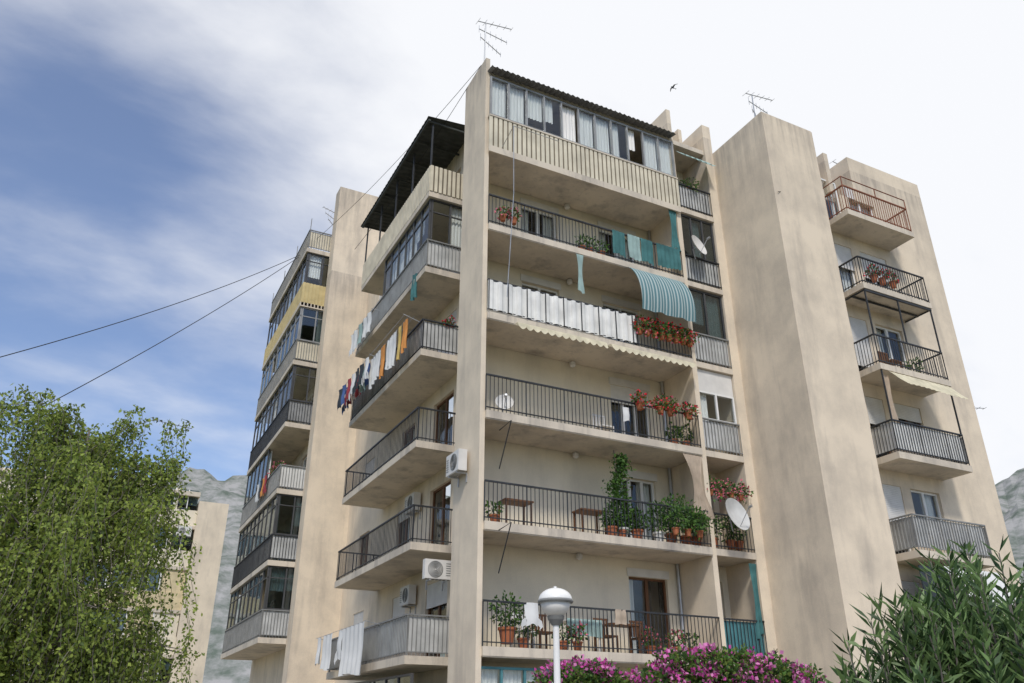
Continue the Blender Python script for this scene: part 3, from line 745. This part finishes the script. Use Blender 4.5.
D=empty('apartment_building')
def far_building():
    w=Bld('walls','wall2',D);o=Bld('ochre_bands','paleochre',D);g=Bld('windows','glassb',D);k=Bld('backing','dim',D);f=Bld('frames','whitepaint',D);s=Bld('slabs','slab',D);e2=Bld('end_walls','wall',D)
    x0,x1,y=-16,-2.1,40.2;top=16.0
    w.box(x0,x1,y+1.0,y+10,0,top);e2.box(x1,x1+1.9,y-.3,y+9,0,top-.3);s.box(x0-.2,x1,y-.2,y+10.1,top,top+.3)
    for i in range(6):
        z=.8+2.65*i
        s.box(x0,x1,y-.06,y+.99,z-.2,z)
        (o if i in (1,3) else w).box(x0,x1,y,y+.1,z,z+1.05)
        for j in range(9):
            xx=x0+j*1.54
            typ=(i*2+j*3)%5
            f.box(xx,xx+.08,y+.02,y+.1,z+1.053,z+2.45)
            if typ==0: o.box(xx+.08,xx+1.54,y+.05,y+.07,z+1.053,z+2.45)
            elif typ==3: w.box(xx+.08,xx+1.54,y+.05,y+.07,z+1.053,z+2.45)
            else:
                w.box(xx+.08,xx+.28,y+.04,y+.08,z+1.053,z+2.45)
                g.box(xx+.3,xx+1.5,y+.05,y+.06,z+1.053,z+2.4);f.box(xx+.3,xx+1.5,y+.2,y+.22,z+1.4+.4*(typ%2),z+2.4)
                f.box(xx+.84,xx+.90,y+.03,y+.09,z+1.053,z+2.4)
    k.box(x0,x1,y+.9,y+.98,0,top-.2)
    for q in(w,o,g,k,f,s,e2):q.done()
far_building()
ac(-3.2,40.15,13.3,'x',.9,.65,.35)
D=empty('apartment_building')
def far2():
    w=Bld('walls','wall',D);k=Bld('windows','glassb',D);r=Bld('roof','slab',D)
    w.box(-34,-18,50,62,0,13);r.box(-34.2,-17.8,49.8,62.2,13,13.3)
    for i in range(4):
        for j in range(6): k.box(-33+j*2.5,-31.6+j*2.5,49.93,49.99,1.2+i*3,2.7+i*3)
    for q in (w,k,r):q.done()
far2()
def gridobj(name,xs,ys,fn,m,smooth=True):
    b=Bld(name,m);b.smooth=smooth;b.grid([[fn(x,y) for y in ys] for x in xs]);return b.done()
gridobj('ground',np.linspace(-3000,3000,25),np.linspace(-3000,3000,25),lambda x,y:(x,y,0),'grass')
b=Bld('bounce_pavement','pave');b.box(-30,40,-18.6,-4.8,0.004,.12);b.box(-9.0,8.6,-4.8,-.2,.004,.11);b.box(-7,-.1,-.2,30,.004,.10);b.done()  # unseen paving, made wide and pale to bounce light onto the balcony soffits
b=Bld('road','asphalt');b.grid([[(-60,-26,.008),(-60,-19.5,.008)],[(60,-26,.008),(60,-19.5,.008)]]);b.done()
b=Bld('road_markings','whitepaint')
for i in range(-14,15): b.grid([[(i*4,-22.8,.012),(i*4,-22.68,.012)],[(i*4+2,-22.8,.012),(i*4+2,-22.68,.012)]])
b.done()
m,nt,bs=nt_new('karst_rock');N=nt.nodes;L=nt.links
tc=N.new('ShaderNodeTexCoord');n1=N.new('ShaderNodeTexNoise');n1.inputs['Scale'].default_value=.05;n1.inputs['Detail'].default_value=7;n1.inputs['Roughness'].default_value=.66;L.new(tc.outputs['Object'],n1.inputs['Vector'])
cr=N.new('ShaderNodeValToRGB');cr.color_ramp.elements[0].position=.38;cr.color_ramp.elements[0].color=(.12,.145,.12,1);cr.color_ramp.elements[1].position=.60;cr.color_ramp.elements[1].color=(.33,.325,.315,1)
L.new(n1.outputs[0],cr.inputs[0]);L.new(cr.outputs[0],bs.inputs['Base Color']);bs.inputs['Roughness'].default_value=1;bs.inputs['Specular IOR Level'].default_value=0
M['rock']=m
cx,cy=-8.23,-17.58
naz,nr=320,44;rows=[]
for i in range(naz+1):
    azd=-75+150*i/naz;az=R(azd);row=[]
    for j in range(nr+1):
        rr=450+ (1500-450)*j/nr
        t=(rr-450)/450
        prof=min(1,t)**.9 if t<1 else max(0,1-(t-1)*.9)
        dx=.454*math.cos(az)+.891*math.sin(az);dy=.891*math.cos(az)-.454*math.sin(az)
        x=cx+dx*rr;y=cy+dy*rr
        edge=1-.35*max(0,(abs(azd)-40)/30)-(.10 if azd>0 else 0)-.22*max(0,min(1,(-azd-23)/12))
        nz=mnoise.fractal(Vector((x*.006,y*.006,0)),1.0,2.1,6)
        ridge=abs(mnoise.noise(Vector((x*.02,y*.02,3))))+.5*abs(mnoise.noise(Vector((x*.05,y*.05,7))))
        z=prof*236*edge+ (nz*20+ridge*18)*min(1,t*1.5)
        row.append((x,y,max(-2,z)))
    rows.append(row)
b=Bld('mountain','rock');b.smooth=False;b.grid(rows);b.done()

# ------------------------------------------------------------ light
sx,sy,el=-.40,-.78,R(46)
l_=math.hypot(sx,sy);sx/=l_;sy/=l_
sd=bpy.data.lights.new('sun','SUN');sd.energy=2.35;sd.angle=R(8);sd.color=(1,.95,.88)
so=bpy.data.objects.new('sun',sd);scene.collection.objects.link(so)
dv=Vector((sx*math.cos(el),sy*math.cos(el),math.sin(el)));so.rotation_euler=dv.to_track_quat('Z','Y').to_euler()
wd=bpy.data.worlds.new('World');scene.world=wd;wd.use_nodes=True;nt=wd.node_tree;N=nt.nodes;L=nt.links
bg=N['Background'];bg.inputs[1].default_value=.135
sk=N.new('ShaderNodeTexSky');sk.sky_type='NISHITA';sk.sun_disc=False;sk.sun_elevation=el;sk.sun_rotation=math.atan2(sx,sy);sk.air_density=1.1;sk.dust_density=.8;sk.ozone_density=2.2
tc=N.new('ShaderNodeTexCoord');sp=N.new('ShaderNodeSeparateXYZ');L.new(tc.outputs['Generated'],sp.inputs[0])
def mth(op,a,b=None,clamp=False):
    q=N.new('ShaderNodeMath');q.operation=op;q.use_clamp=clamp
    for i,v in enumerate((a,b)):
        if v is None:continue
        if isinstance(v,(int,float)):q.inputs[i].default_value=v
        else:L.new(v,q.inputs[i])
    return q.outputs[0]
zz=mth('ADD',mth('MAXIMUM',sp.outputs[2],0.),.3)
cb=N.new('ShaderNodeCombineXYZ');L.new(mth('DIVIDE',sp.outputs[0],zz),cb.inputs[0]);L.new(mth('DIVIDE',sp.outputs[1],zz),cb.inputs[1])
def nz(scale,s3,rot,det,dist):
    mp=N.new('ShaderNodeMapping');mp.inputs['Scale'].default_value=s3;mp.inputs['Rotation'].default_value=(0,0,rot);L.new(cb.outputs[0],mp.inputs[0])
    n=N.new('ShaderNodeTexNoise');n.inputs['Scale'].default_value=scale;n.inputs['Detail'].default_value=det;n.inputs['Roughness'].default_value=.55;n.inputs['Distortion'].default_value=dist
    L.new(mp.outputs[0],n.inputs['Vector']);return n.outputs[0]
a=nz(2.6,(1,1.8,1),R(-35),7,.15);c=nz(1.5,(1,1.2,1),R(10),4,.1)
vd=N.new('ShaderNodeVectorMath');vd.operation='DOT_PRODUCT';L.new(tc.outputs['Generated'],vd.inputs[0]);vd.inputs[1].default_value=(.68,.36,.64)
bi=N.new('ShaderNodeMapRange');bi.inputs[1].default_value=.62;bi.inputs[2].default_value=.98;bi.inputs[3].default_value=0;bi.inputs[4].default_value=1;L.new(vd.outputs['Value'],bi.inputs[0])
zb=mth('MULTIPLY',mth('MAXIMUM',mth('SUBTRACT',sp.outputs[2],.55),0.),.8)
den=mth('ADD',mth('ADD',mth('ADD',mth('MULTIPLY',a,.85),mth('MULTIPLY',c,.75)),mth('MULTIPLY',bi.outputs[0],.62)),zb)
mr=N.new('ShaderNodeMapRange');mr.interpolation_type='SMOOTHSTEP';mr.inputs[1].default_value=.66;mr.inputs[2].default_value=1.36;mr.inputs[3].default_value=.07;mr.inputs[4].default_value=.98;L.new(den,mr.inputs[0])
tint=N.new('ShaderNodeVectorMath');tint.operation='MULTIPLY';L.new(sk.outputs[0],tint.inputs[0]);tint.inputs[1].default_value=(.92,.97,1.12)
mx=N.new('ShaderNodeMix');mx.data_type='RGBA';L.new(mr.outputs[0],mx.inputs[0]);L.new(tint.outputs[0],mx.inputs[6]);mx.inputs[7].default_value=(7.1,7.2,7.45,1)
L.new(mx.outputs[2],bg.inputs[0])
cd=bpy.data.cameras.new('camera');cd.sensor_width=36;cd.lens=823/1024*36;cd.clip_end=8000
co=bpy.data.objects.new('camera',cd);scene.collection.objects.link(co);co.location=(-8.23+.14,-17.58-.07,1.6);co.rotation_euler=(R(90+25.6),0,R(-27.0))
scene.camera=co
scene.view_settings.view_transform='Standard';scene.view_settings.look='None';scene.view_settings.exposure=0
